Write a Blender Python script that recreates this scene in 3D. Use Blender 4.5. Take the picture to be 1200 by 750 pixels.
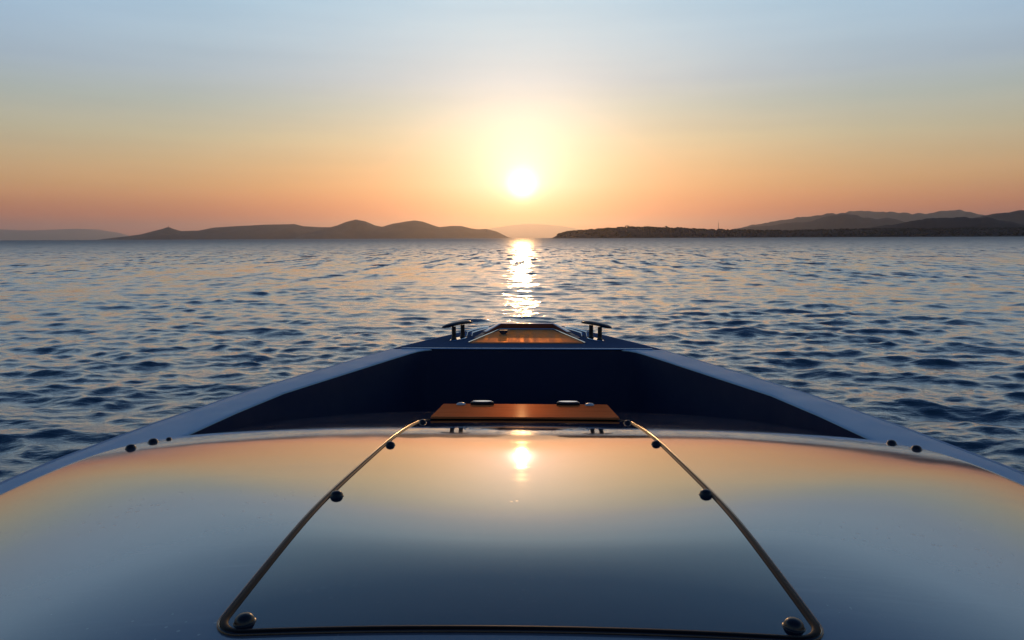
import bpy, bmesh, math, random
import numpy as np
from mathutils import Vector, Matrix
random.seed(7)
rng = np.random.default_rng(11)
for o in list(bpy.data.objects):
    bpy.data.objects.remove(o)
SC = bpy.context.scene
COL = SC.collection
R = math.radians

# ------------------------------------------------------------------ camera
ROLL = R(0.25)                      # the boat heels a quarter of a degree to starboard
EYE = 1.75                          # eye height over the water
heel = Matrix.Rotation(ROLL, 4, 'Y')
cam = bpy.data.cameras.new('camera')
cam.sensor_width = 36.0
cam.lens = 26.0
cam.clip_start = 0.05
cam.clip_end = 60000
camo = bpy.data.objects.new('camera', cam)
COL.objects.link(camo)
pitch = math.atan(96.2 / 866.7)
yaw = math.atan(19.5 / 866.7)
camo.matrix_world = heel @ Matrix.Translation((0.011, 0, EYE)) @ Matrix.Rotation(yaw, 4, 'Z') @ Matrix.Rotation(R(90) - pitch, 4, 'X')
SC.camera = camo

# ------------------------------------------------------------------ sky, sun, exposure
SUN_EL, SUN_AZ = R(4.0), R(-0.49)  # azimuth from +Y towards +X
SUN_DIR = Vector((math.sin(SUN_AZ) * math.cos(SUN_EL), math.cos(SUN_AZ) * math.cos(SUN_EL), math.sin(SUN_EL)))
SC.view_settings.view_transform = 'Standard'
SC.view_settings.look = 'None'
SC.view_settings.exposure = 0
SC.view_settings.gamma = 1
SC.render.engine = 'CYCLES'
SC.cycles.use_denoising = True
SC.cycles.max_bounces = 8
SC.cycles.volume_bounces = 1
SC.cycles.sample_clamp_indirect = 6

W = bpy.data.worlds.new('World')
SC.world = W
W.use_nodes = True
nt = W.node_tree
nt.nodes.clear()


class NB:
    """small helper to wire nodes"""
    def __init__(self, tree): self.t = tree
    def new(self, kind, **kw):
        n = self.t.nodes.new(kind)
        for k, v in kw.items(): setattr(n, k, v)
        return n
    def link(self, a, b): self.t.links.new(a, b)
    def put(self, sock, v):
        if hasattr(v, 'is_output') or isinstance(v, bpy.types.NodeSocket): self.t.links.new(v, sock)
        else: sock.default_value = v
    def math(self, op, a, b=0.0, c=None, clamp=False):
        n = self.new('ShaderNodeMath', operation=op, use_clamp=clamp)
        self.put(n.inputs[0], a); self.put(n.inputs[1], b)
        if c is not None: self.put(n.inputs[2], c)
        return n.outputs[0]
    def vmath(self, op, a, b=None):
        n = self.new('ShaderNodeVectorMath', operation=op)
        self.put(n.inputs[0], a)
        if b is not None: self.put(n.inputs[1], b)
        return n
    def mix(self, blend, fac, a, b):
        n = self.new('ShaderNodeMix', data_type='RGBA', blend_type=blend)
        n.clamp_factor = False
        self.put(n.inputs[0], fac); self.put(n.inputs[6], a); self.put(n.inputs[7], b)
        return n.outputs[2]
    def ramp(self, fac, stops, interp='LINEAR'):
        n = self.new('ShaderNodeValToRGB')
        n.color_ramp.interpolation = interp
        el = n.color_ramp.elements
        while len(el) > 1: el.remove(el[-1])
        el[0].position = stops[0][0]; el[0].color = stops[0][1]
        for p, c in stops[1:]:
            e = el.new(p); e.color = c
        self.put(n.inputs[0], fac)
        return n.outputs[0]


b = NB(nt)
sky = b.new('ShaderNodeTexSky', sky_type='NISHITA', sun_disc=False, sun_elevation=SUN_EL, sun_rotation=SUN_AZ,
            altitude=0, air_density=1.0, dust_density=0.4, ozone_density=1.5)
SKY_STRENGTH = 0.1


def lin(r, g, bl):
    f = lambda c: (c / 255 / 12.92) if c / 255 <= 0.04045 else ((c / 255 + 0.055) / 1.055) ** 2.4
    return (f(r), f(g), f(bl), 1)


tc = b.new('ShaderNodeTexCoord')
sep = b.new('ShaderNodeSeparateXYZ')
b.link(tc.outputs['Generated'], sep.inputs[0])
elev = b.math('MULTIPLY', b.math('ARCSINE', sep.outputs[2]), 180 / math.pi)          # degrees above the horizon
cosang = b.vmath('DOT_PRODUCT', tc.outputs['Generated'], tuple(SUN_DIR)).outputs['Value']
ang = b.math('MULTIPLY', b.math('ARCCOSINE', b.math('MINIMUM', cosang, 1.0)), 180 / math.pi)   # degrees from the sun
# twilight bands, warm at the horizon and blue overhead
E2P = lambda e: e / 90.0
bands = b.ramp(b.math('DIVIDE', elev, 90.0, clamp=True), [
    (E2P(0.0), lin(238, 98, 56)), (E2P(1.7), lin(260, 128, 60)), (E2P(3.8), lin(263, 186, 112)),
    (E2P(5.4), lin(250, 200, 138)), (E2P(7.2), lin(234, 210, 164)), (E2P(9.5), lin(212, 210, 190)),
    (E2P(11.5), lin(203, 211, 213)), (E2P(14.0), lin(203, 220, 229)), (E2P(17.0), lin(200, 226, 240)), (E2P(20.0), lin(158, 190, 212)),
    (E2P(24.0), lin(102, 140, 176)), (E2P(31.0), lin(68, 104, 148)), (E2P(45.0), lin(50, 85, 136)), (E2P(90.0), lin(34, 60, 112))])
# the side of the sky away from the sun is dimmer
away = b.math('DIVIDE', ang, 180.0)
dim = b.ramp(away, [(0.0, (1.0, 1.0, 1.0, 1)), (14 / 180, (0.99, 0.99, 1.0, 1)), (25 / 180, (0.78, 0.85, 0.92, 1)), (37 / 180, (0.67, 0.77, 0.90, 1)),
                    (80 / 180, (0.42, 0.54, 0.64, 1)), (1.0, (0.30, 0.38, 0.52, 1))])
tw = b.mix('MULTIPLY', 1.0, bands, dim)
# thin streaks of high haze, hardly visible
mp = b.new('ShaderNodeMapping'); mp.inputs['Scale'].default_value = (2.2, 2.2, 26)
b.link(tc.outputs['Generated'], mp.inputs[0])
cn = b.new('ShaderNodeTexNoise'); cn.inputs['Scale'].default_value = 1.6; cn.inputs['Detail'].default_value = 5; cn.inputs['Roughness'].default_value = 0.55
b.link(mp.outputs[0], cn.inputs['Vector'])
streak = b.ramp(cn.outputs[0], [(0.3, (0.955, 0.96, 0.97, 1)), (0.55, (1, 1, 1, 1)), (0.75, (1.035, 1.025, 1.01, 1))])
tw = b.mix('MULTIPLY', 1.0, tw, streak)
nish = b.vmath('SCALE', sky.outputs[0]); nish.inputs['Scale'].default_value = SKY_STRENGTH
base = b.mix('MIX', 0.92, nish.outputs[0], tw)


def glow(width, col, power=1.0):
    x = b.math('POWER', b.math('DIVIDE', ang, width), power)
    e = b.math('EXPONENT', b.math('MULTIPLY', x, -1.0))
    n = b.vmath('SCALE', col); b.link(e, n.inputs['Scale'])
    return n.outputs[0]


acc = base
# low air reddens the glow around the sun
redden = b.ramp(b.math('DIVIDE', elev, 20.0, clamp=True), [(0.0, (0.75, 0.24, 0.05, 1)), (0.04, (0.85, 0.36, 0.1, 1)), (0.11, (0.95, 0.66, 0.4, 1)), (0.2, (1.0, 0.86, 0.8, 1)), (0.45, (1.0, 0.94, 0.88, 1)), (0.8, (1.0, 0.85, 0.6, 1))])
for g in (glow(0.6, (6.0, 5.6, 5.0), 1.5), glow(1.3, (0.55, 0.55, 0.55), 1.1), glow(5.4, (0.92, 0.76, 0.82), 1.35), glow(10.5, (0.12, 0.10, 0.02), 2.2)):
    acc = b.vmath('ADD', acc, b.vmath('MULTIPLY', g, redden).outputs[0]).outputs[0]
bg = b.new('ShaderNodeBackground')
bg.inputs[1].default_value = 1.0
out = b.new('ShaderNodeOutputWorld')
b.link(acc, bg.inputs[0])
b.link(bg.outputs[0], out.inputs[0])

sun = bpy.data.lights.new('sun', 'SUN')
sun.energy = 0.45
sun.angle = R(0.53)
sun.color = (1.0, 0.52, 0.20)
suno = bpy.data.objects.new('sun', sun)
COL.objects.link(suno)
suno.location = (0, 0, 50)
suno.rotation_euler = (-SUN_DIR).to_track_quat('-Z', 'Y').to_euler()

# ------------------------------------------------------------------ materials
def material(name, color, rough=0.5, metallic=0.0, ior=1.5, coat=0.0, coat_rough=0.03, spec=0.5):
    m = bpy.data.materials.new(name)
    m.use_nodes = True
    p = m.node_tree.nodes['Principled BSDF']
    p.inputs['Base Color'].default_value = (*color, 1)
    p.inputs['Roughness'].default_value = rough
    p.inputs['Metallic'].default_value = metallic
    p.inputs['IOR'].default_value = ior
    p.inputs['Coat Weight'].default_value = coat
    p.inputs['Coat Roughness'].default_value = coat_rough
    p.inputs['Specular IOR Level'].default_value = spec
    return m, NB(m.node_tree), p


def noise(b, scale, detail=4, rough=0.55, stretch=None):
    co = b.new('ShaderNodeTexCoord').outputs['Object']
    if stretch:
        mp = b.new('ShaderNodeMapping'); mp.inputs['Scale'].default_value = stretch
        b.link(co, mp.inputs[0]); co = mp.outputs[0]
    n = b.new('ShaderNodeTexNoise')
    n.inputs['Scale'].default_value = scale; n.inputs['Detail'].default_value = detail; n.inputs['Roughness'].default_value = rough
    b.link(co, n.inputs['Vector'])
    return n


def remap(b, v, a0, a1, b0, b1):
    n = b.new('ShaderNodeMapRange')
    b.put(n.inputs[0], v)
    for i, x in enumerate((a0, a1, b0, b1)): n.inputs[i + 1].default_value = x
    return n.outputs[0]


def bump(b, p, h, dist, strength=1.0):
    n = b.new('ShaderNodeBump')
    n.inputs['Distance'].default_value = dist; n.inputs['Strength'].default_value = strength
    b.link(h, n.inputs['Height']); b.link(n.outputs[0], p.inputs['Normal'])
    return n


M = {}
# glossy silver-blue deck paint with dried salt smears
m, b, p = material('deck_paint', (0.15, 0.155, 0.175), 0.07, 0.0, 1.45, coat=1.0, coat_rough=0.07)
p.inputs['Coat IOR'].default_value = 1.45
n1 = noise(b, 2.6, 6, 0.6, (1, 3.5, 1)); n2 = noise(b, 34, 5, 0.7)
sm = b.math('MULTIPLY', remap(b, n1.outputs[0], 0.5, 0.75, 0, 1), n2.outputs[0])
b.link(remap(b, sm, 0, 0.6, 0.05, 0.2), p.inputs['Roughness'])
b.link(b.mix('MIX', remap(b, sm, 0.1, 0.6, 0, 0.4), (0.15, 0.155, 0.175, 1), (0.2, 0.21, 0.22, 1)), p.inputs['Base Color'])
bump(b, p, noise(b, 3.0, 2).outputs[0], 0.0012)


def spots(b, p, base, strength):
    """dried salt drops and dust: small pale matt spots, thicker in some places than others"""
    vo = b.new('ShaderNodeTexVoronoi'); vo.inputs['Scale'].default_value = 55
    b.link(b.new('ShaderNodeTexCoord').outputs['Object'], vo.inputs['Vector'])
    size = remap(b, noise(b, 4.0, 4, 0.6).outputs[0], 0.42, 0.75, 0.0, 0.26)
    f = b.math('MULTIPLY', b.math('LESS_THAN', vo.outputs['Distance'], size), strength)
    dust = remap(b, noise(b, 260, 3, 0.7).outputs[0], 0.62, 0.8, 0.0, strength * 0.6)
    smear = remap(b, noise(b, 3.2, 6, 0.68, (1, 7, 1)).outputs[0], 0.55, 0.8, 0.0, strength * 0.5)
    f = b.math('MAXIMUM', b.math('MAXIMUM', f, dust), smear)
    for name, rough in (('Roughness', 0.38), ('Coat Roughness', 0.34)):
        old = p.inputs[name].links[0].from_socket if p.inputs[name].links else p.inputs[name].default_value
        mx = b.new('ShaderNodeMix'); b.put(mx.inputs[0], f); b.put(mx.inputs[2], old); mx.inputs[3].default_value = rough
        b.link(mx.outputs[0], p.inputs[name])
    old = p.inputs['Base Color'].links[0].from_socket if p.inputs['Base Color'].links else tuple(p.inputs['Base Color'].default_value)
    b.link(b.mix('MIX', f, old, base), p.inputs['Base Color'])


spots(b, p, (0.34, 0.34, 0.34, 1), 0.5)
M['deck'] = m
# dark smoked hatch pane
m, b, p = material('hatch_pane', (0.004, 0.009, 0.017), 0.06, 0.0, 1.5, coat=1.0, coat_rough=0.06)
n1 = noise(b, 3.0, 5, 0.6, (1, 5, 1))
rr = remap(b, n1.outputs[0], 0.4, 0.8, 0.025, 0.06)
b.link(rr, p.inputs['Roughness']); b.link(rr, p.inputs['Coat Roughness'])
p.inputs['Coat IOR'].default_value = 1.45
spots(b, p, (0.2, 0.2, 0.2, 1), 0.22)
M['pane'] = m
M['rubber'] = material('black_gasket', (0.006, 0.006, 0.006), 0.5, 0, 1.4, spec=0.15)[0]
m, b, p = material('stud_black', (0.008, 0.008, 0.009), 0.3)
M['stud'] = m
M['trim'] = material('bronze_trim', (0.014, 0.006, 0.003), 0.18, 0.0, 1.6)[0]
m, b, p = material('gunwale_paint', (0.50, 0.71, 0.80), 0.4, 0.0, 1.5, spec=0.1)
n1 = noise(b, 9, 5, 0.6)
b.link(remap(b, n1.outputs[0], 0.3, 0.7, 0.36, 0.5), p.inputs['Roughness'])
b.link(b.mix('MIX', remap(b, noise(b, 3, 6, 0.65).outputs[0], 0.4, 0.75, 0, 0.5), (0.50, 0.71, 0.80, 1), (0.42, 0.61, 0.70, 1)), p.inputs['Base Color'])
M['gunwale'] = m
m, b, p = material('navy_paint', (0.014, 0.024, 0.065), 0.45)
b.link(remap(b, noise(b, 6, 5).outputs[0], 0.3, 0.7, 0.55, 0.75), p.inputs['Roughness'])
p.inputs['Specular IOR Level'].default_value = 0.2
M['navy'] = m
m, b, p = material('navy_deck', (0.13, 0.17, 0.24), 0.8, spec=0.0)
bump(b, p, noise(b, 220, 2).outputs[0], 0.001)
M['navy_deck'] = m
m, b, p = material('hull_paint', (0.012, 0.018, 0.045), 0.15, coat=0.5)
M['hull'] = m


def wood(name, c1, c2, rough, coat, scale=(40, 2.2, 40), spec=0.4, metal=0.0):
    m, b, p = material(name, c1, rough, metal, coat=coat, coat_rough=0.1)     # orange of the sunset glow put into the sheen by the metallic share
    p.inputs['Specular IOR Level'].default_value = spec
    p.inputs['Specular Tint'].default_value = (1.0, 0.46, 0.2, 1)      # warm evening light put into the highlight tint
    g = noise(b, 1.0, 6, 0.62, scale)
    g2 = noise(b, 5.0, 4, 0.6)
    f = b.math('ADD', b.math('MULTIPLY', g.outputs[0], 0.75), b.math('MULTIPLY', g2.outputs[0], 0.3))
    b.link(b.ramp(remap(b, f, 0.3, 0.75, 0, 1), [(0, (*c1, 1)), (1, (*c2, 1))]), p.inputs['Base Color'])
    b.link(remap(b, g.outputs[0], 0.3, 0.7, rough * 0.8, rough * 1.4), p.inputs['Roughness'])
    bump(b, p, g.outputs[0], 0.0006)
    return m


M['teak'] = wood('varnished_teak', (0.52, 0.24, 0.10), (0.85, 0.48, 0.24), 0.5, 0.0, spec=0.0, metal=0.75)
M['mahogany'] = wood('mahogany', (0.17, 0.04, 0.03), (0.3, 0.075, 0.05), 0.4, 0.0, (3, 30, 30))
M['step_wood'] = wood('step_wood', (0.50, 0.115, 0.035), (0.78, 0.24, 0.08), 0.42, 0.03, (3, 46, 46), 0.0, 0.10)
M['steel'] = material('polished_steel', (0.62, 0.62, 0.63), 0.12, 1.0)[0]
M['dull_steel'] = material('brushed_steel', (0.6, 0.6, 0.62), 0.34, 1.0)[0]
M['rail'] = material('pale_rub_rail', (0.62, 0.64, 0.67), 0.35)[0]
M['dark_metal'] = material('dark_metal', (0.03, 0.032, 0.037), 0.3, 0.8)[0]
M['white_plastic'] = material('white_plastic', (0.6, 0.6, 0.58), 0.35)[0]
M['vent_blue'] = material('vent_navy', (0.012, 0.02, 0.05), 0.35)[0]


# ------------------------------------------------------------------ mesh helpers
def link_mesh(name, verts, faces, mat, parent=None, smooth=True, sharp=35):
    me = bpy.data.meshes.new(name)
    me.from_pydata([tuple(v) for v in verts], [], faces)
    me.validate(); me.update()
    bm = bmesh.new(); bm.from_mesh(me)
    bmesh.ops.recalc_face_normals(bm, faces=bm.faces)
    bm.to_mesh(me); bm.free()
    if smooth:
        me.shade_smooth()
        if sharp: me.set_sharp_from_angle(angle=R(sharp))
    me.materials.append(mat)
    o = bpy.data.objects.new(name, me)
    COL.objects.link(o)
    if parent: o.parent = parent
    return o


def tag(o, label=None, category=None, group=None, kind=None):
    for k, v in (('label', label), ('category', category), ('group', group), ('kind', kind)):
        if v: o[k] = v
    return o


class MB:
    def __init__(self): self.v, self.f = [], []
    def add(self, v, f):
        k = len(self.v); self.v += [tuple(x) for x in v]; self.f += [tuple(i + k for i in q) for q in f]
        return self
    def build(self, name, mat, parent=None, **kw): return link_mesh(name, self.v, self.f, mat, parent, **kw)


def loft(sections, closed_ring=True, caps=True, loop=False):
    """skin a list of equally long vertex rings"""
    n = len(sections[0]); v = [p for s in sections for p in s]; f = []
    m = len(sections)
    for i in range(m if loop else m - 1):
        j = (i + 1) % m
        for k in range(n if closed_ring else n - 1):
            l = (k + 1) % n
            f.append((i * n + k, i * n + l, j * n + l, j * n + k))
    if caps and closed_ring and not loop:
        f.append(tuple(range(n))); f.append(tuple(reversed(range((m - 1) * n, m * n))))
    return v, f


def tube(path, rx, rz=None, seg=10, closed=False, up=Vector((0, 0, 1))):
    rz = rz or rx
    P = [Vector(q) for q in path]; n = len(P); rings = []
    for i, q in enumerate(P):
        a = P[(i - 1) % n] if (closed or i) else P[0]
        c = P[(i + 1) % n] if (closed or i < n - 1) else P[-1]
        t = (c - a).normalized()
        s = t.cross(up)
        if s.length < 1e-4: s = Vector((1, 0, 0))
        s.normalize(); u = s.cross(t).normalized()
        k = 1.0
        if closed or 0 < i < n - 1:
            d1 = (q - a).normalized(); d2 = (c - q).normalized()
            k = 1 / max(0.5, math.sqrt(max(0.01, (1 + d1.dot(d2)) / 2)))
        rings.append([q + s * (rx * k * math.cos(x)) + u * (rz * math.sin(x)) for x in (2 * math.pi * j / seg for j in range(seg))])
    return loft(rings, True, not closed, closed)


def lathe(profile, center, seg=20, axis=None):
    """profile: list of (radius, height); axis: direction of the height"""
    c = Vector(center); ax = Vector(axis or (0, 0, 1)).normalized()
    q = ax.to_track_quat('Z', 'Y')
    rings = [[c + q @ Vector((r * math.cos(a), r * math.sin(a), h)) for a in (2 * math.pi * j / seg for j in range(seg))] for r, h in profile]
    return loft(rings)


def prism(outline, z0, z1, bev=0.0):
    """outline: list of (x, y) counterclockwise; a bevelled slab"""
    n = len(outline)
    def inset(d):
        res = []
        for i in range(n):
            p0, p1, p2 = (Vector(outline[(i + k) % n]) for k in (-1, 0, 1))
            d1 = (p1 - p0).normalized(); d2 = (p2 - p1).normalized()
            nrm = Vector((-d1.y - d2.y, d1.x + d2.x)); 
            nrm = nrm / max(1e-6, nrm.length); c = max(0.3, nrm.dot(Vector((-d1.y, d1.x))))
            res.append(p1 + nrm * (d / c))
        return res
    rings = [[(q[0], q[1], z0) for q in outline], [(q[0], q[1], z1 - bev) for q in outline]]
    if bev: rings.append([(q.x, q.y, z1) for q in inset(bev)])
    return loft(rings)


def rounded(points, radii, seg=6):
    """polygon with rounded corners"""
    n = len(points); res = []
    for i, (pt, r) in enumerate(zip(points, radii)):
        p1 = Vector(pt); d1 = (Vector(points[i - 1]) - p1).normalized(); d2 = (Vector(points[(i + 1) % n]) - p1).normalized()
        if r <= 0: res.append(tuple(p1)); continue
        half = math.acos(max(-1, min(1, d1.dot(d2)))) / 2
        L = r / math.tan(half); a = p1 + d1 * L; c = p1 + d2 * L
        ctr = p1 + (d1 + d2).normalized() * (r / math.sin(half))
        a0 = math.atan2(a.y - ctr.y, a.x - ctr.x); a1 = math.atan2(c.y - ctr.y, c.x - ctr.x)
        da = (a1 - a0 + math.pi) % (2 * math.pi) - math.pi
        for k in range(seg + 1):
            t = a0 + da * k / seg
            res.append((ctr.x + r * math.cos(t), ctr.y + r * math.sin(t)))
    return res


def resample(pts, step):
    res = []
    n = len(pts)
    for i in range(n):
        a, c = Vector(pts[i]), Vector(pts[(i + 1) % n])
        k = max(1, int((c - a).length / step))
        res += [tuple(a.lerp(c, j / k)) for j in range(k)]
    return res


# ------------------------------------------------------------------ sea
def build_sea():
    # sum of short-crested wind waves, sharpened at the crests
    NW = 260
    lam = np.exp(rng.uniform(math.log(0.10), math.log(4.0), NW))
    k = 2 * math.pi / lam
    wgt = np.exp(-(np.log(lam / SEA_PEAK) ** 2) / (2 * 0.85 ** 2))
    slope = np.sqrt(2 * SEA_VAR * wgt / wgt.sum())
    amp = slope / k
    head = R(-97) + rng.normal(0, R(35), NW)
    dx, dy = np.cos(head), np.sin(head)
    ph = rng.uniform(0, 2 * math.pi, NW)
    rs = [0.0, 1.0, 2.0, 3.0, 3.5, 4.0]
    while rs[-1] < 380: rs.append(rs[-1] * 1.0052)
    while rs[-1] < 42000: rs.append(rs[-1] * 1.035)
    rs = np.array(rs[1:])
    FA = 43.0
    fine = np.linspace(-FA, FA, 861)
    coarse = np.linspace(FA, 360 - FA, 98)[1:-1]
    az = np.radians(np.concatenate([fine, coarse]))
    nr, na = len(rs), len(az)
    RR, AA = np.meshgrid(rs, az, indexing='ij')
    X = RR * np.sin(AA); Y = RR * np.cos(AA)
    X = X.ravel(); Y = Y.ravel()
    dr = np.gradient(rs)
    spac = np.maximum(np.repeat(dr, na) * 0.75, RR.ravel() * R(0.1))
    isfine = np.tile(np.concatenate([np.ones(861), np.zeros(96)]), nr)
    spac = np.where(isfine > 0, spac, RR.ravel() * R(2.8))
    Z = np.zeros_like(X); DX = np.zeros_like(X); DY = np.zeros_like(X)
    # long patches of stronger and weaker wind
    gust = 0.80 + 0.28 * np.sin(X * 0.11 + Y * 0.045 + 1.0) * np.sin(Y * 0.063 - X * 0.03 + 2.0) + 0.24 * np.sin(X * 0.35 - Y * 0.21) * np.sin(Y * 0.27 + X * 0.13)
    for i in range(NW):
        w = np.clip((lam[i] / spac - 2.0) / 2.0, 0, 1)
        sel = w > 0
        if not sel.any(): continue
        th = k[i] * (dx[i] * X[sel] + dy[i] * Y[sel]) + ph[i]
        a = amp[i] * w[sel] * gust[sel]
        Z[sel] += a * np.cos(th)
        s = a * np.sin(th) * 0.85
        DX[sel] -= s * dx[i]; DY[sel] -= s * dy[i]
    P = np.stack([X + DX, Y + DY, Z], -1)
    P = np.concatenate([P, [[0, 0, 0]]])
    ctr = nr * na
    i = np.arange(nr - 1)[:, None]; j = np.arange(na)[None, :]; jn = (j + 1) % na
    quads = np.stack([i * na + j, i * na + jn, (i + 1) * na + jn, (i + 1) * na + j], -1).reshape(-1, 4)[:, ::-1]
    tris = np.stack([np.full(na, ctr), (np.arange(na) + 1) % na, np.arange(na)], -1)
    me = bpy.data.meshes.new('sea')
    nq, nt3 = len(quads), len(tris)
    me.vertices.add(len(P)); me.vertices.foreach_set('co', P.astype(np.float32).ravel())
    me.loops.add(nq * 4 + nt3 * 3)
    me.loops.foreach_set('vertex_index', np.concatenate([quads.ravel(), tris.ravel()]).astype(np.int32))
    me.polygons.add(nq + nt3)
    me.polygons.foreach_set('loop_start', np.concatenate([np.arange(nq) * 4, nq * 4 + np.arange(nt3) * 3]).astype(np.int32))
    me.update(calc_edges=True); me.validate()
    me.shade_smooth()
    m, b, p = material('sea_water', (0.005, 0.036, 0.048), 0.05, 0, 1.45)
    geo = b.new('ShaderNodeNewGeometry')
    dist = b.vmath('LENGTH', geo.outputs['Position']).outputs['Value']
    lg = b.math('LOGARITHM', b.math('MAXIMUM', dist, 3.0), 10)
    rgh = b.ramp(remap(b, lg, 0.5, 3.5, 0, 1), [(0.0, (0.03,) * 3 + (1,)), (0.2, (0.04,) * 3 + (1,)), (0.4, (0.14,) * 3 + (1,)), (0.6, (0.34,) * 3 + (1,)), (0.75, (0.48,) * 3 + (1,)), (1.0, (0.55,) * 3 + (1,))])
    b.link(rgh, p.inputs['Roughness'])
    n = b.new('ShaderNodeTexNoise'); n.inputs['Scale'].default_value = 6.5; n.inputs['Detail'].default_value = 6; n.inputs['Roughness'].default_value = 0.6
    mp = b.new('ShaderNodeMapping'); mp.inputs['Scale'].default_value = (0.7, 1.5, 1)
    b.link(geo.outputs['Position'], mp.inputs[0]); b.link(mp.outputs[0], n.inputs['Vector'])
    bp = bump(b, p, n.outputs[0], 0.013)
    # chop too fine for the mesh farther out
    n2 = b.new('ShaderNodeTexNoise'); n2.inputs['Scale'].default_value = 1.0; n2.inputs['Detail'].default_value = 4; n2.inputs['Roughness'].default_value = 0.6
    mp2 = b.new('ShaderNodeMapping'); mp2.inputs['Scale'].default_value = (1.1, 0.42, 1)
    b.link(geo.outputs['Position'], mp2.inputs[0]); b.link(mp2.outputs[0], n2.inputs['Vector'])
    tilt = b.vmath('MULTIPLY', b.vmath('SUBTRACT', n2.outputs['Color'], (0.5, 0.5, 0.5)).outputs[0], (1, 1, 0)).outputs[0]
    sc = b.vmath('SCALE', tilt); b.link(remap(b, lg, 1.1, 2.1, 0.0, 0.8), sc.inputs['Scale'])
    # darker streaks of steeper chop lying along the wind
    n3 = b.new('ShaderNodeTexNoise'); n3.inputs['Scale'].default_value = 1.0; n3.inputs['Detail'].default_value = 3; n3.inputs['Roughness'].default_value = 0.6
    mp3 = b.new('ShaderNodeMapping'); mp3.inputs['Scale'].default_value = (0.9, 0.13, 1)
    b.link(geo.outputs['Position'], mp3.inputs[0]); b.link(mp3.outputs[0], n3.inputs['Vector'])
    steep = b.math('MULTIPLY', remap(b, n3.outputs[0], 0.5, 0.75, 0.0, 0.5), remap(b, lg, 1.3, 1.9, 0.0, 1.0))
    cv = b.new('ShaderNodeCombineXYZ'); b.link(b.math('MULTIPLY', steep, -1.0), cv.inputs[1])
    nn = b.vmath('NORMALIZE', b.vmath('ADD', b.vmath('ADD', bp.outputs[0], sc.outputs[0]).outputs[0], cv.outputs[0]).outputs[0]).outputs[0]
    b.link(nn, p.inputs['Normal']); b.link(nn, p.inputs['Coat Normal']); b.link(rgh, p.inputs['Coat Roughness'])
    p.inputs['Coat Weight'].default_value = 0.6; p.inputs['Coat IOR'].default_value = 1.45
    me.materials.append(m)
    o = bpy.data.objects.new('sea', me); COL.objects.link(o)
    tag(o, kind='structure')


SEA_PEAK, SEA_VAR = 0.37, 0.042
build_sea()

# ------------------------------------------------------------------ hills and headlands
def hill_material(name, c1, c2):
    m, b, p = material(name, c1, 0.9, spec=0.2)
    n1 = noise(b, 0.012, 8, 0.65); 
    b.link(b.mix('MIX', remap(b, n1.outputs[0], 0.35, 0.65, 0, 1), (*c1, 1), (*c2, 1)), p.inputs['Base Color'])
    return m


M['scrub'] = hill_material('scrub_hillside', (0.008, 0.018, 0.026), (0.018, 0.028, 0.034))  # bluish cast of the far haze is put into the scrub colour


def vnoise(x, y, seed):
    """cheap smooth value noise"""
    def h(i, j): return np.modf(np.abs(np.sin(i * 127.1 + j * 311.7 + seed * 74.7) * 43758.5453))[0]
    xi, yi = np.floor(x), np.floor(y); fx, fy = x - xi, y - yi
    fx = fx * fx * (3 - 2 * fx); fy = fy * fy * (3 - 2 * fy)
    return (h(xi, yi) * (1 - fx) + h(xi + 1, yi) * fx) * (1 - fy) + (h(xi, yi + 1) * (1 - fx) + h(xi + 1, yi + 1) * fx) * fy - 0.5


def ridge(dist, prof, halfdepth, seed, rough=0.05, step=None):
    """a long hill: its skyline (azimuth in degrees, height in metres) falls to the water in front and behind"""
    azs = np.array([q[0] for q in prof]); hs = np.array([q[1] for q in prof])
    n = int((azs[-1] - azs[0]) / (step or 0.06)) + 1
    a = np.linspace(azs[0], azs[-1], n)
    hp = np.interp(a, azs, hs)
    if seed > 50:      # the nearer hills on the right have a rougher skyline
        hp = hp * (1 + 0.07 * vnoise(a * 2.3, a * 0 + seed, seed) + 0.06 * vnoise(a * 6.0, a * 0 + seed, seed + 1))
    ker = np.ones(3) / 3
    hp = np.convolve(np.pad(hp, 1, mode='edge'), ker, 'valid')
    # close the ends down to the water
    t = np.linspace(-1, 1, 33)
    A, T = np.meshgrid(np.radians(a), t, indexing='ij')
    D = dist + T * halfdepth
    X, Y = D * np.sin(A), D * np.cos(A)
    s = max(hs)
    H = hp[:, None] * (1 - np.abs(T) ** 1.35)
    nz = vnoise(X / s * 1.1, Y / s * 1.1, seed) + 0.5 * vnoise(X / s * 2.7, Y / s * 2.7, seed + 3) + 0.25 * vnoise(X / s * 7, Y / s * 7, seed + 5)
    H = H * (1 + nz * 0.5 * np.abs(T)) + nz * rough * s * 0.5 * np.clip(hp / s, 0.1, 1)[:, None] * (1 - T * T)
    Z = H - 2.5
    m = len(t)
    v = np.stack([X, Y, Z], -1).reshape(-1, 3)
    f = [(i * m + j, (i + 1) * m + j, (i + 1) * m + j + 1, i * m + j + 1) for i in range(n - 1) for j in range(m - 1)]
    e0 = tuple(range(m)); e1 = tuple((n - 1) * m + j for j in range(m))
    f += [e0, e1[::-1]]
    o = link_mesh('hill', v, f, M['scrub'], smooth=True, sharp=60)
    tag(o, kind='structure')
    return o, (a, hp)


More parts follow.
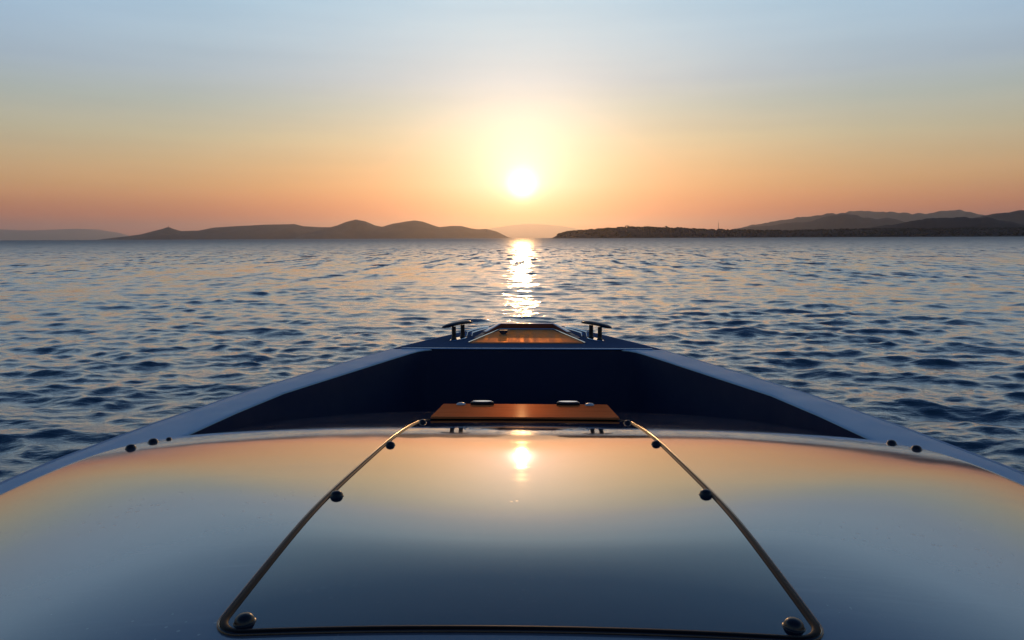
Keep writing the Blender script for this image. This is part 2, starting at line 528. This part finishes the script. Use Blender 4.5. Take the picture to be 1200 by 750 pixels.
PROFILES = [
    (9000, [(-44, 90), (-37.52, 106.6), (-35.77, 107.4), (-33.96, 99.6), (-31.56, 117.8), (-30.33, 109.3), (-29.07, 73.4), (-27.79, 4)], 700, 0.05),
    (6500, [(-30.4, 3), (-30.11, 8.2), (-28.57, 30.4), (-27.78, 43.5), (-27.08, 66.6), (-26.43, 86.7), (-26.04, 103.5), (-25.73, 86.8), (-25.24, 70.0), (-24.14, 73.3), (-23.12, 97.3), (-21.69, 107.9), (-20.23, 118.5), (-18.45, 125.8), (-17.55, 126.0), (-16.95, 108.3), (-15.73, 101.1), (-14.18, 101.0), (-12.93, 86.3), (-11, 40), (-10, 3)], 450, 0.04),
    (5500, [(-18.0, 3), (-17.58, 7.8), (-16.66, 43.7), (-15.42, 73.7), (-14.49, 97.9), (-13.86, 122.2), (-13.1, 140.5), (-12.41, 128.4), (-11.66, 97.7), (-11.15, 88.4), (-10.38, 109.8), (-9.42, 125.1), (-8.71, 134.3), (-8.13, 124.9), (-7.29, 96.9), (-6.84, 84.3), (-5.86, 93.4), (-5.21, 93.2), (-4.43, 74.2), (-3.91, 67.8), (-3.25, 70.7), (-2.47, 51.6), (-1.62, 10.6), (-1.3, 3)], 420, 0.035),
    (9500, [(-6.6, 3), (-5.22, 57.3), (-3.91, 121.2), (-2.59, 185.0), (-1.28, 227.2), (0.03, 247.7), (1.34, 235.9), (2.64, 202.4), (3.95, 147.4), (5.25, 92.5), (7, 3)], 600, 0.03),
    (2200, [(1.7, 3), (1.86, 4.7), (2.32, 14.6), (2.84, 20.8), (3.95, 24.3), (5.25, 27.7), (6.54, 31.2), (7.82, 33.3), (9.09, 33.0), (10.04, 31.5), (11.61, 29.8), (13.47, 25.7), (15.89, 22.6), (18.84, 20.5), (21.11, 22.1), (23.32, 23.7), (26.48, 23.6), (32, 22), (40, 20), (46, 3)], 150, 0.05),
    (3200, [(21, 10), (22.78, 28.9), (23.86, 35.0), (24.91, 44.2), (25.95, 50.0), (26.97, 62.0), (27.72, 69.3), (28.46, 70.2), (29.44, 72.4), (30.4, 69.8), (31.1, 70.7), (31.71, 63.9), (32.26, 58.8), (32.96, 44.7), (33.85, 32.1), (34.95, 19.6), (40, 3)], 260, 0.05),
    (5200, [(13.5, 3), (15.29, 57.0), (16.78, 72.8), (17.95, 77.4), (18.82, 90.5), (19.68, 97.9), (20.53, 99.7), (21.2, 118.0), (21.91, 136.0), (22.46, 143.3), (23.28, 139.4), (23.93, 125.1), (24.63, 113.4), (25.41, 117.6), (25.94, 109.0), (26.98, 78.9), (28.0, 46.8), (29.5, 3)], 400, 0.04),
    (7000, [(13, 3), (15.59, 83.5), (16.48, 109.1), (17.66, 126.5), (18.81, 151.0), (19.67, 168.2), (20.52, 181.5), (21.63, 201.3), (23.28, 190.6), (26, 60), (28, 3)], 500, 0.03),
    (8500, [(17, 3), (19.97, 140.4), (21.64, 208.6), (22.45, 250.8), (23.26, 270.5), (24.34, 263.0), (25.4, 247.0), (26.44, 231.2), (27.7, 227.6), (28.44, 246.3), (29.66, 250.6), (30.14, 228.5), (30.86, 201.7), (32.26, 165.5), (33.18, 115.3), (36, 3)], 600, 0.03),
    (4600, [(27, 3), (28.97, 67.9), (30.4, 97.4), (31.1, 109.6), (31.78, 119.4), (32.46, 124.7), (33.13, 132.0), (34.43, 142.0), (35.71, 135.1), (37.36, 107.0), (41, 60), (46, 3)], 380, 0.04),
]
FARTHER = {9000: 38000, 9500: 43000, 6500: 9500, 5500: 8200, 8500: 13000, 7000: 10000, 5200: 7000, 4600: 6000}
for q, (dist, prof, hd, rough) in enumerate(PROFILES):
    k = FARTHER.get(dist, dist) / dist
    dist, prof, hd = dist * k, [(a, h * k * (0.72 if dist == 9500 else 1)) for a, h in prof], hd * k
    res = ridge(dist, prof, hd, q * 13 + 5, rough, 0.05 if dist == 2200 else 0.08)
    if dist == 2200: HEAD = res[1]


def headland_height(az_deg, t):
    h = np.interp(az_deg, HEAD[0], HEAD[1])
    return h * (1 - abs(t) ** 1.35) - 2.5


# low woodland on the near dark headland: small uneven crowns, more than anyone could count
m, b, p = material('woodland_foliage', (0.03, 0.045, 0.02), 0.9, spec=0.2)
b.link(b.mix('MIX', remap(b, noise(b, 0.2, 3).outputs[0], 0.35, 0.65, 0, 1), (0.008, 0.018, 0.018, 1), (0.015, 0.026, 0.022, 1)), p.inputs['Base Color'])
M['foliage'] = m
M['bark'] = material('bark', (0.06, 0.045, 0.035), 0.9)[0]


def clump(mb, c, rx, rz, rnd, lats=4, lons=7):
    """an uneven leafy clump"""
    v = []
    for i in range(1, lats):
        th = math.pi * i / lats
        for j in range(lons):
            ph = 2 * math.pi * (j + 0.5 * (i % 2)) / lons
            k = rnd.uniform(0.68, 1.25)
            v.append((c[0] + rx * k * math.sin(th) * math.cos(ph), c[1] + rx * k * math.sin(th) * math.sin(ph), c[2] + rz * k * math.cos(th)))
    top = len(v); v.append((c[0], c[1], c[2] + rz)); bot = len(v); v.append((c[0], c[1], c[2] - rz))
    f = []
    for i in range(lats - 2):
        for j in range(lons):
            f.append((i * lons + j, i * lons + (j + 1) % lons, (i + 1) * lons + (j + 1) % lons, (i + 1) * lons + j))
    for j in range(lons):
        f.append((top, (j + 1) % lons, j)); f.append((bot, (lats - 2) * lons + j, (lats - 2) * lons + (j + 1) % lons))
    mb.add(v, f)


rnd = random.Random(4)
mb = MB()
for q in range(2600):
    a = rnd.uniform(2.2, 36); t = rnd.uniform(-0.95, 0.25) if q % 3 else rnd.uniform(-0.15, 0.1)
    d = 2200 + t * 150
    h = headland_height(a, t)
    if h < 2: continue
    s = rnd.uniform(1.0, 2.3)
    clump(mb, (d * math.sin(R(a)), d * math.cos(R(a)), h + s * 0.5), s * 1.6, s, rnd)
tag(mb.build('woodland', M['foliage'], smooth=True, sharp=None), kind='stuff')


def far_tree(az_deg, spread, height, label):
    d = 2200 - 8
    h = headland_height(az_deg, -0.05)
    base = Vector((d * math.sin(R(az_deg)), d * math.cos(R(az_deg)), h - 0.5))
    t = bpy.data.objects.new('tree', None); COL.objects.link(t); t.location = base
    tag(t, label, 'tree', 'taller trees on the dark headland')
    mb = MB()
    mb.add(*tube([(0, 0, 0), (0.1, 0, height * 0.35), (0.3, 0.1, height * 0.7)], 0.3, 0.3, 6))
    for sx in (-1, 1): mb.add(*tube([(0.1, 0, height * 0.4), (sx * spread * 0.35, 0.2, height * 0.65)], 0.16, 0.16, 5))
    mb.build('trunk', M['bark'], t)
    mb = MB()
    for q in range(26):
        r = rnd.uniform(0, 1) ** 0.5; an = rnd.uniform(0, 6.28)
        clump(mb, (spread * r * math.cos(an), spread * 0.7 * r * math.sin(an), height * rnd.uniform(0.5, 1.0 - 0.22 * r)), rnd.uniform(0.7, 1.3), rnd.uniform(0.5, 0.9), rnd)
    mb.build('crown', M['foliage'], t, smooth=False)


far_tree(7.5, 6.5, 9.0, 'broad dark tree clump on the highest point of the low right headland')
far_tree(10.4, 3.6, 7.0, 'small round tree just right of the broad one on the low headland crest')

# thin mast on the headland and the little tower on the left peak
M['mast'] = material('mast_steel', (0.2, 0.2, 0.21), 0.6)[0]
a = 14.19; d = 2195
mast = bpy.data.objects.new('radio_mast', None); COL.objects.link(mast)
h = headland_height(a, -0.03)
mast.location = (d * math.sin(R(a)), d * math.cos(R(a)), h - 0.5)
tag(mast, 'thin tall mast standing alone on the dark low headland to the right', 'mast')
mb = MB()
for an in (90, 210, 330):
    x, y = math.cos(R(an)), math.sin(R(an))
    mb.add(*tube([(x * 1.1, y * 1.1, 0), (x * 0.35, y * 0.35, 20)], 0.22, 0.22, 6))
for k in range(10):
    z = 2 * k; s0 = 1.1 - 0.75 * z / 20; s1 = 1.1 - 0.75 * (z + 2) / 20
    for i in range(3):
        a0, a1 = R(90 + 120 * i), R(210 + 120 * i)
        mb.add(*tube([(s0 * math.cos(a0), s0 * math.sin(a0), z), (s1 * math.cos(a1), s1 * math.sin(a1), z + 2)], 0.1, 0.1, 4))
mb.build('lattice', M['mast'], mast)
MB().add(*tube([(0, 0, 19.5), (0, 0, 25)], 0.18, 0.1, 6)).build('antenna', M['mast'], mast)

a = -26.04; d = 9480
tower = bpy.data.objects.new('stone_tower', None); COL.objects.link(tower)
tower.location = (d * math.sin(R(a)), d * math.cos(R(a)), 139)
tag(tower, 'tiny pointed tower on the sharp peak of the far left headland', 'tower')
M['stone'] = material('pale_stone', (0.35, 0.32, 0.28), 0.9)[0]
MB().add(*lathe([(4.2, 0), (3.6, 8), (3.3, 13), (3.9, 13.2), (3.9, 14.2), (3.2, 14.3)], (0, 0, 0), 14)).build('shaft', M['stone'], tower)
MB().add(*lathe([(3.6, 14.2), (2.2, 17), (0.3, 21)], (0, 0, 0), 14)).build('roof', M['stone'], tower)

# ------------------------------------------------------------------ the boat
boat = bpy.data.objects.new('motorboat', None); COL.objects.link(boat)
boat.matrix_world = heel
tag(boat, 'glossy silver-blue motorboat seen over its foredeck, with dark hatch, navy well and wooden bow', 'boat')


def Z(z): return EYE + z      # heights are measured from the eye


GZ = Z(-0.62)                 # gunwale top
OUT = [(1.20, -4.0), (1.33, -2.5), (1.365, -1.0), (1.362, 0.3), (1.352, 1.2), (1.335, 1.79), (1.322, 1.99), (1.294, 2.16), (1.251, 2.42), (1.202, 2.636),
       (1.152, 2.876), (1.02, 3.31), (0.885, 3.73), (0.738, 4.165), (0.640, 4.40), (0.505, 4.70), (0.345, 5.05), (0.20, 5.29), (0.10, 5.36), (0.0, 5.38)]
INN = [(1.02, -4.0), (1.13, -2.5), (1.165, -1.0), (1.165, 0.3), (1.155, 1.2), (1.135, 1.8), (1.10, 2.06), (1.082, 2.19), (1.034, 2.573), (0.974, 2.913),
       (0.82, 3.38), (0.692, 3.77), (0.628, 3.955), (0.598, 4.03), (0.565, 4.07), (0.53, 4.092)]


def interp_x(curve, y):
    for (x0, y0), (x1, y1) in zip(curve, curve[1:]):
        if y0 <= y <= y1: return x0 + (x1 - x0) * (y - y0) / max(1e-6, y1 - y0)
    return curve[-1][0] if y > curve[-1][1] else curve[0][0]


# hull: flared sides down to the chine and keel
secs = []
for y in list(np.linspace(-4.0, 4.0, 25)) + [4.165, 4.4, 4.7, 4.9, 5.05, 5.2, 5.29, 5.36]:
    w = interp_x(OUT, y) - 0.004
    k = max(0.0, (y - 2.0) / 3.4)
    cw = w * (0.9 - 0.45 * k); cz = 0.22 + 0.42 * k ** 1.6; kz = -0.38 + 0.75 * k ** 2.2
    half = [(w, y, GZ - 0.055), (w * 0.985, y - 0.02 * k, GZ - 0.2), ((w + cw) / 2 * (1 - 0.04 * k), y - 0.1 * k, (GZ + cz) / 2), (cw, y - 0.25 * k, cz), (cw * 0.5, y - 0.3 * k, (cz + kz) / 2), (0.0, y - 0.3 * k, kz)]
    secs.append([(x, yy, z) for x, yy, z in half] + [(-x, yy, z) for x, yy, z in half[-2::-1]])
v, f = loft(secs, closed_ring=False)
n = len(secs[0]); f.append(tuple(range(n))); f.append(tuple((len(secs) - 1) * n + i for i in range(n)))
link_mesh('hull', v, f, M['hull'], boat, sharp=50)

# gunwale capping: cambered band each side, rounded inner corner at the front
for side in (-1, 1):
    secs = []
    ys = sorted(set([q[1] for q in INN] + list(np.linspace(-4, 4.0, 41)) + [4.05, 4.085]))
    for y in ys:
        xi = interp_x(INN, y); xo = interp_x(OUT, y)
        xo = max(xo, xi + 0.012)
        ring = []
        for t, dz in ((0, -0.006), (0, -0.003), (0.02, 0.0), (0.06, 0.001), (0.35, 0.002), (0.7, 0.001), (0.95, -0.001), (0.985, -0.004), (1, -0.012), (1, -0.05)):
            ring.append((side * (xi + (xo - xi) * t), y, GZ + dz))
        secs.append(ring)
    MB().add(*loft(secs)).build('gunwale', M['gunwale'], boat)
    path = [(side * (q[0] + 0.002), q[1], GZ - 0.008) for q in OUT]
    MB().add(*tube(path, 0.008, 0.008, 8)).build('rub_rail', M['rail'], boat)

# inner wall of the well, all round the front
path = [(-q[0], q[1]) for q in INN[3:]] + [(q[0], q[1]) for q in INN[:2:-1]]
secs = []
for x, y in path:
    k = (abs(x) - 0.05) / max(abs(x), 1e-6)
    secs.append([(x * 1.001, y + 0.002, GZ - 0.0035), (x * 0.985, y - 0.012, GZ - 0.2), (x * 0.96, y - 0.04, GZ - 0.55)])
MB().add(*loft(secs, closed_ring=False, caps=False)).build('well_wall', M['navy'], boat, sharp=None)
fl = [(-q[0] * 0.965, q[1] - 0.03) for q in INN] + [(q[0] * 0.965, q[1] - 0.03) for q in INN[::-1]]
MB().add(*prism(fl[::-1], GZ - 0.58, GZ - 0.545)).build('well_floor', M['navy'], boat)

# crowned foredeck
YK = np.array([0.0, .3, .5, .72, .86, .96, 1.06, 1.2, 1.56, 1.78, 2.03, 2.4, 2.8, 3.0, 3.2, 3.5])
TK = np.array([-2, -1.2, -.8, .1, .8, 2.9, 5.2, 5.8, 6.4, 7.4, 8.5, 9.8, 12.3, 18, 30, 45.])
yy = np.linspace(0, 3.5, 1401)
# smooth the slope table so the reflections bend without kinks
tk = np.interp(yy, YK, TK); ker = np.hanning(81); ker /= ker.sum()
tk = np.convolve(np.pad(tk, 40, mode='edge'), ker, 'valid')
sl = np.tan(np.radians(tk))
zz = -np.concatenate([[0], np.cumsum((sl[1:] + sl[:-1]) / 2 * (yy[1] - yy[0]))])
zz += -.402 - np.interp(.716, yy, zz)


def deck_w(y):
    """half width of the raised foredeck: it narrows in from the gunwale near the cockpit and meets the well wall farther forward"""
    t = min(1.0, max(0.0, (y - 1.8) / 0.4))
    return interp_x(INN, y) - 0.10 * (1 - t * t * (3 - 2 * t)) + 0.003


def deck_z(x, y):
    x = abs(x); e = deck_w(y) - 0.053
    roll = 0.03 * ((x - e) / 0.05) ** 2 if x > e else 0.0       # the edge rolls down to the side strip
    t = min(1.0, max(0.0, (y - 1.65) / 0.75)); q = min(x, e) ** 2
    sweep = 1.2 * q / (1 + q) * (1 - 0.7 * t * t * (3 - 2 * t))
    return EYE + float(np.interp(max(0.0, y - sweep), yy, zz)) - 0.088 * x * x - roll


def deck_n(x, y):
    e = 0.004
    return Vector((-(deck_z(x + e, y) - deck_z(x - e, y)) / (2 * e), -(deck_z(x, y + e) - deck_z(x, y - e)) / (2 * e), 1)).normalized()


ys = np.concatenate([np.linspace(0.12, 2.4, 100), np.linspace(2.42, 3.3, 45)])
us = np.sign(np.linspace(-1, 1, 141)) * (1 - (1 - np.abs(np.linspace(-1, 1, 141))) ** 1.7)
secs = []
for y in ys:
    w = deck_w(y); wo = interp_x(INN, y) + 0.003
    ring = [(u * w, y, deck_z(u * w, y)) for u in us]
    ze = deck_z(w, y); zo = min(GZ + 0.004, ze - 0.025)
    edge = [(w + 0.0012, y, ze - 0.008), (w + 0.0016, y, min(ze - 0.016, zo + 0.012)), (max(wo, w + 0.003), y, zo), (max(wo, w + 0.003) + 0.001, y, zo - 0.04)]
    secs.append([(-x, q, z) for x, q, z in edge[::-1]] + ring + edge)
foredeck = MB().add(*loft(secs, closed_ring=False, caps=False)).build('foredeck', M['deck'], boat, sharp=60)

# dark hatch pane let into the deck, with its gasket and domed studs
HX, HY0, HY1 = 0.315, 0.722, 2.225
hatch_out = rounded([(-HX, HY0), (HX, HY0), (HX, HY1), (-HX, HY1)], [0.03, 0.03, 0.05, 0.05], 7)


def hatch_w(y):
    for r, yc, s in ((0.03, HY0, 1), (0.05, HY1, -1)):
        d = (y - yc) * s
        if d < r: return HX - r + math.sqrt(max(0, r * r - (r - d) ** 2))
    return HX


ys = np.concatenate([HY0 + 0.03 * (1 - np.cos(np.linspace(0, math.pi / 2, 8))), np.linspace(HY0 + 0.04, HY1 - 0.06, 90), HY1 - 0.05 * (1 - np.cos(np.linspace(math.pi / 2, 0, 8)))])
secs = []
for y in ys:
    w = hatch_w(y)
    secs.append([(-w, y, deck_z(w, y) - 0.004)] + [(u * w, y, deck_z(u * w, y) + 0.002) for u in np.linspace(-1, 1, 41)] + [(w, y, deck_z(w, y) - 0.004)])
hatch = MB().add(*loft(secs, closed_ring=False, caps=False)).build('hatch', M['pane'], boat, sharp=50)
path = [(x, y, deck_z(x, y) + 0.0015) for x, y in resample(hatch_out, 0.03)]
MB().add(*tube(path, 0.0046, 0.0030, 12, True)).build('gasket', M['rubber'], hatch)
e = 0.0062
trim_out = rounded([(-HX - e, HY0 - e * 0.5), (HX + e, HY0 - e * 0.5), (HX + e, HY1), (-HX - e, HY1)], [0.034, 0.034, 0.054, 0.054], 7)
path = [(x, y, deck_z(x, y) + 0.0005) for x, y in resample(trim_out, 0.03)]
MB().add(*tube(path, 0.0020, 0.0028, 12, True)).build('trim', M['trim'], hatch)

DOME = [(1.14, -0.1), (1.14, 0.04), (1.1, 0.08), (1.03, 0.12), (1.0, 0.16), (0.97, 0.32), (0.86, 0.55), (0.66, 0.74), (0.38, 0.86), (0.08, 0.9)]


def dome_mesh(r):
    v, f = lathe([(r * a, r * c) for a, c in DOME], (0, 0, 0), 18)
    o = link_mesh('stud', v, f, M['stud'], None, sharp=80)
    return o


stud0 = dome_mesh(0.0105)
first = True
for x, y in ((-0.291, 0.742), (-0.302, 1.163), (-0.302, 1.63), (-0.298, 2.115), (0.291, 0.745), (0.305, 1.19), (0.305, 1.665), (0.302, 2.13)):
    s = stud0 if first else stud0.copy()
    if not first: COL.objects.link(s)
    first = False
    s.parent = hatch
    s.location = (x, y, deck_z(x, y) + 0.002)
    s.rotation_mode = 'QUATERNION'; s.rotation_quaternion = deck_n(x, y).to_track_quat('Z', 'Y')
for x, y, k in ((-0.932, 1.69, 1.1), (-0.93, 1.79, 1.1), (-0.915, 1.84, 0.65), (0.942, 1.87, 1.1), (0.950, 1.765, 1.1)):
    s = stud0.copy(); COL.objects.link(s); s.parent = foredeck
    s.location = (x, y, deck_z(x, y)); s.scale = (k, k, k)
    s.rotation_mode = 'QUATERNION'; s.rotation_quaternion = deck_n(x, y).to_track_quat('Z', 'Y')

# varnished step board behind the hatch
py0, py1 = 2.215, 2.56
pz0, pz1 = Z(-0.2460 * py0), Z(-0.2274 * py1)
board = MB()
ring = rounded([(-0.29, py0), (0.29, py0), (0.29, py1), (-0.29, py1)], [0.008] * 4, 3)
pz = lambda y: pz0 + (pz1 - pz0) * (y - py0) / (py1 - py0)
board.add(*loft([[(x, y, pz(y) - 0.006) for x, y in ring], [(x, y, pz(y) - 0.003) for x, y in ring], [(x * 0.993, py0 + 0.002 + (y - py0) * 0.988, pz(y)) for x, y in ring]]))
board = board.build('step_board', M['step_wood'], boat, sharp=30)
for x in (-0.27, -0.09, 0.09, 0.27):
    MB().add(*lathe([(0.014, -0.03), (0.014, 0.0)], (x, py0 + 0.06, pz(py0 + 0.06) - 0.0122), 12)).build('foot', M['stud'], board)
for x in (-0.150, 0.150):
    c = (x, py1 - 0.02, pz(py1 - 0.02))
    ov = [(c[0] + 0.041 * math.cos(t), c[1] + 0.016 * math.sin(t)) for t in (2 * math.pi * i / 24 for i in range(24))]
    h_ = MB().add(*prism(ov, c[2] - 0.001, c[2] + 0.010, 0.003)).build('latch', M['stud'], board)
    ov = [(c[0] + 0.034 * math.cos(t), c[1] + 0.011 * math.sin(t)) for t in (2 * math.pi * i / 24 for i in range(24))]
    MB().add(*prism(ov, c[2] + 0.0101, c[2] + 0.0125, 0.0008)).build('cover_plate', M['steel'], h_)
for x in (-0.224, 0.224):
    MB().add(*lathe([(0.016, -0.001), (0.016, 0.003), (0.012, 0.006), (0.004, 0.0075)], (x, py1 - 0.03, pz(py1 - 0.03)), 18)).build('knob', M['white_plastic'], board)

# bow deck with its lip
poly = [(-q[0], q[1]) for q in OUT[13:-1]]
outl = [(-0.757, 4.097), (-0.738, 4.165)] + poly[1:] + [(0.0, 5.38)] + [(-x, y) for x, y in poly[:0:-1]] + [(0.738, 4.165), (0.757, 4.097)]
MB().add(*prism(outl[::-1], GZ - 0.05, GZ + 0.001, 0.008)).build('bow_deck', M['navy_deck'], boat)
lip = [(x, 4.095, GZ + 0.002) for x in np.linspace(-0.70, 0.70, 15)]
MB().add(*tube(lip, 0.008, 0.006, 8)).build('lip_strip', M['steel'], boat)

# varnished bow panel inside a low coaming
TP = [(-0.335, 4.318), (0.335, 4.318), (0.172, 4.94), (-0.172, 4.94)]
MB().add(*prism(TP, GZ + 0.0012, GZ + 0.008, 0.002)).build('bow_panel', M['teak'], boat)
edge = [(-0.345, 4.312, GZ + 0.008), (-0.262, 4.63, GZ + 0.009), (-0.178, 4.944, GZ + 0.010), (0.178, 4.944, GZ + 0.010), (0.262, 4.63, GZ + 0.009), (0.345, 4.312, GZ + 0.008)]
dense = []
for a_, c_ in zip(edge, edge[1:]): dense += [tuple(Vector(a_).lerp(Vector(c_), k / 4)) for k in range(4)]
dense.append(edge[-1])
MB().add(*tube(dense, 0.004, 0.004, 8)).build('panel_trim', M['steel'], boat)
cp = [(-0.30, 4.52, 0.004), (-0.262, 4.70, 0.018), (-0.19, 4.965, 0.036), (-0.172, 4.985, 0.038), (0.172, 4.985, 0.038), (0.19, 4.965, 0.036), (0.262, 4.70, 0.018), (0.30, 4.52, 0.004)]
secs = []
for x, y, h in cp:
    d = Vector((x, y - 4.3)).normalized() if abs(x) > 0.18 else Vector((0.25 * (1 if x > 0 else -1), 1)).normalized()
    o = 0.035
    secs.append([(x, y, GZ + 0.0012), (x + d.x * 0.004, y + d.y * 0.004, GZ + h), (x + d.x * o, y + d.y * o, GZ + h + 0.001), (x + d.x * (o + 0.01), y + d.y * (o + 0.01), GZ + 0.0012)])
coam = MB().add(*loft(secs)).build('coaming', M['mahogany'], boat, sharp=40)
tp = [((s[1][0] + s[2][0]) / 2, (s[1][1] + s[2][1]) / 2, s[1][2] + 0.002) for s in secs[1:-1]]
MB().add(*tube(tp, 0.014, 0.003, 8)).build('coaming_cap', M['dull_steel'], coam)

# dark D-shaped catch on the bow panel, flat side up
dsh = [(-0.15 + 0.028 * math.cos(t), 0.029 + 0.023 * math.sin(t)) for t in np.linspace(math.pi, 2 * math.pi, 13)]
dsh = [(-0.125, 0.032)] + [(-0.175, 0.032)] + dsh[0:]
MB().add(*loft([[(x, 4.70, GZ + h) for x, h in dsh], [(x, 4.715, GZ + h) for x, h in dsh]])).build('panel_catch', M['vent_blue'], boat, sharp=40)


# bow cleats and fairleads
def cleat(side):
    base = [(side * 0.442, 4.445), (side * 0.398, 4.548)]
    pl = Vector((base[1][0] - base[0][0], base[1][1] - base[0][1])).normalized(); pr = Vector((-pl.y, pl.x))
    c = (Vector(base[0]) + Vector(base[1])) / 2
    ov = [c + pl * 0.095 * math.cos(t) + pr * 0.030 * math.sin(t) for t in (2 * math.pi * i / 28 for i in range(28))]
    root = MB().add(*prism([(q.x, q.y) for q in ov], GZ + 0.0005, GZ + 0.007, 0.003)).build('cleat', M['steel'], boat)
    for x, y in base:
        MB().add(*lathe([(0.019, 0.006), (0.017, 0.011), (0.0145, 0.016), (0.013, 0.03), (0.013, 0.085)], (x, y, GZ), 14)).build('post', M['dark_metal'], root)
    # horn: a long wing, broad at its outboard end
    a0 = Vector((side * 0.505, 4.40, GZ + 0.088)); a1 = Vector((side * 0.343, 4.635, GZ + 0.096))
    d = (a1 - a0).normalized(); s = Vector((d.y, -d.x, 0)).normalized()
    secs = []
    for i in range(15):
        t = i / 14
        q = a0.lerp(a1, t) + Vector((0, 0, -0.010 * (2 * t - 1) ** 2 + 0.006))
        w = 0.030 * math.sqrt(max(0.03, 1 - (2 * t - 1) ** 4)) * (1.1 - 0.5 * t); h = 0.0115 * math.sqrt(max(0.06, 1 - (2 * t - 1) ** 4))
        secs.append([q + s * (w * math.cos(x)) + Vector((0, 0, h * math.sin(x))) for x in (2 * math.pi * j / 14 for j in range(14))])
    MB().add(*loft(secs)).build('horn', M['dark_metal'], root, sharp=60)


def fairlead(side):
    mb = MB()
    for dx, dz, y0, y1 in ((0.0, 0.022, 4.62, 4.93), (0.030, 0.030, 4.60, 4.90)):
        pth = [(side * (0.352 + dx), y0, GZ + 0.004), (side * (0.348 + dx), y0 + 0.02, GZ + dz)]
        pth += [(side * (0.348 + dx - (0.115) * t), y0 + 0.03 + (y1 - y0 - 0.05) * t, GZ + dz + 0.004 * math.sin(t * 3.1)) for t in np.linspace(0.05, 0.95, 7)]
        pth += [(side * (0.348 + dx - 0.118), y1 - 0.01, GZ + dz), (side * (0.346 + dx - 0.118), y1, GZ + 0.004)]
        mb.add(*tube(pth, 0.0065, 0.0065, 8))
    mb.build('fairlead', M['steel'], boat)


for side in (-1, 1):
    cleat(side); fairlead(side)
# ------------------------------------------------------------------ evening haze over the water
bm = bmesh.new(); bmesh.ops.create_cube(bm, size=1.0)
me = bpy.data.meshes.new('haze')
for vtx in bm.verts: vtx.co = Vector((vtx.co.x * 90000, vtx.co.y * 90000, -1.5 if vtx.co.z < 0 else 900))
bm.to_mesh(me); bm.free()
hz = bpy.data.objects.new('haze', me); COL.objects.link(hz)
m = bpy.data.materials.new('haze_air'); m.use_nodes = True
t_ = m.node_tree; t_.nodes.clear()
vo = t_.nodes.new('ShaderNodeVolumePrincipled'); ou = t_.nodes.new('ShaderNodeOutputMaterial')
vo.inputs['Color'].default_value = (0.85, 0.82, 0.82, 1)
vo.inputs['Density'].default_value = 0.00004
vo.inputs['Anisotropy'].default_value = 0.8
t_.links.new(vo.outputs[0], ou.inputs['Volume'])
me.materials.append(m)
tag(hz, kind='stuff')
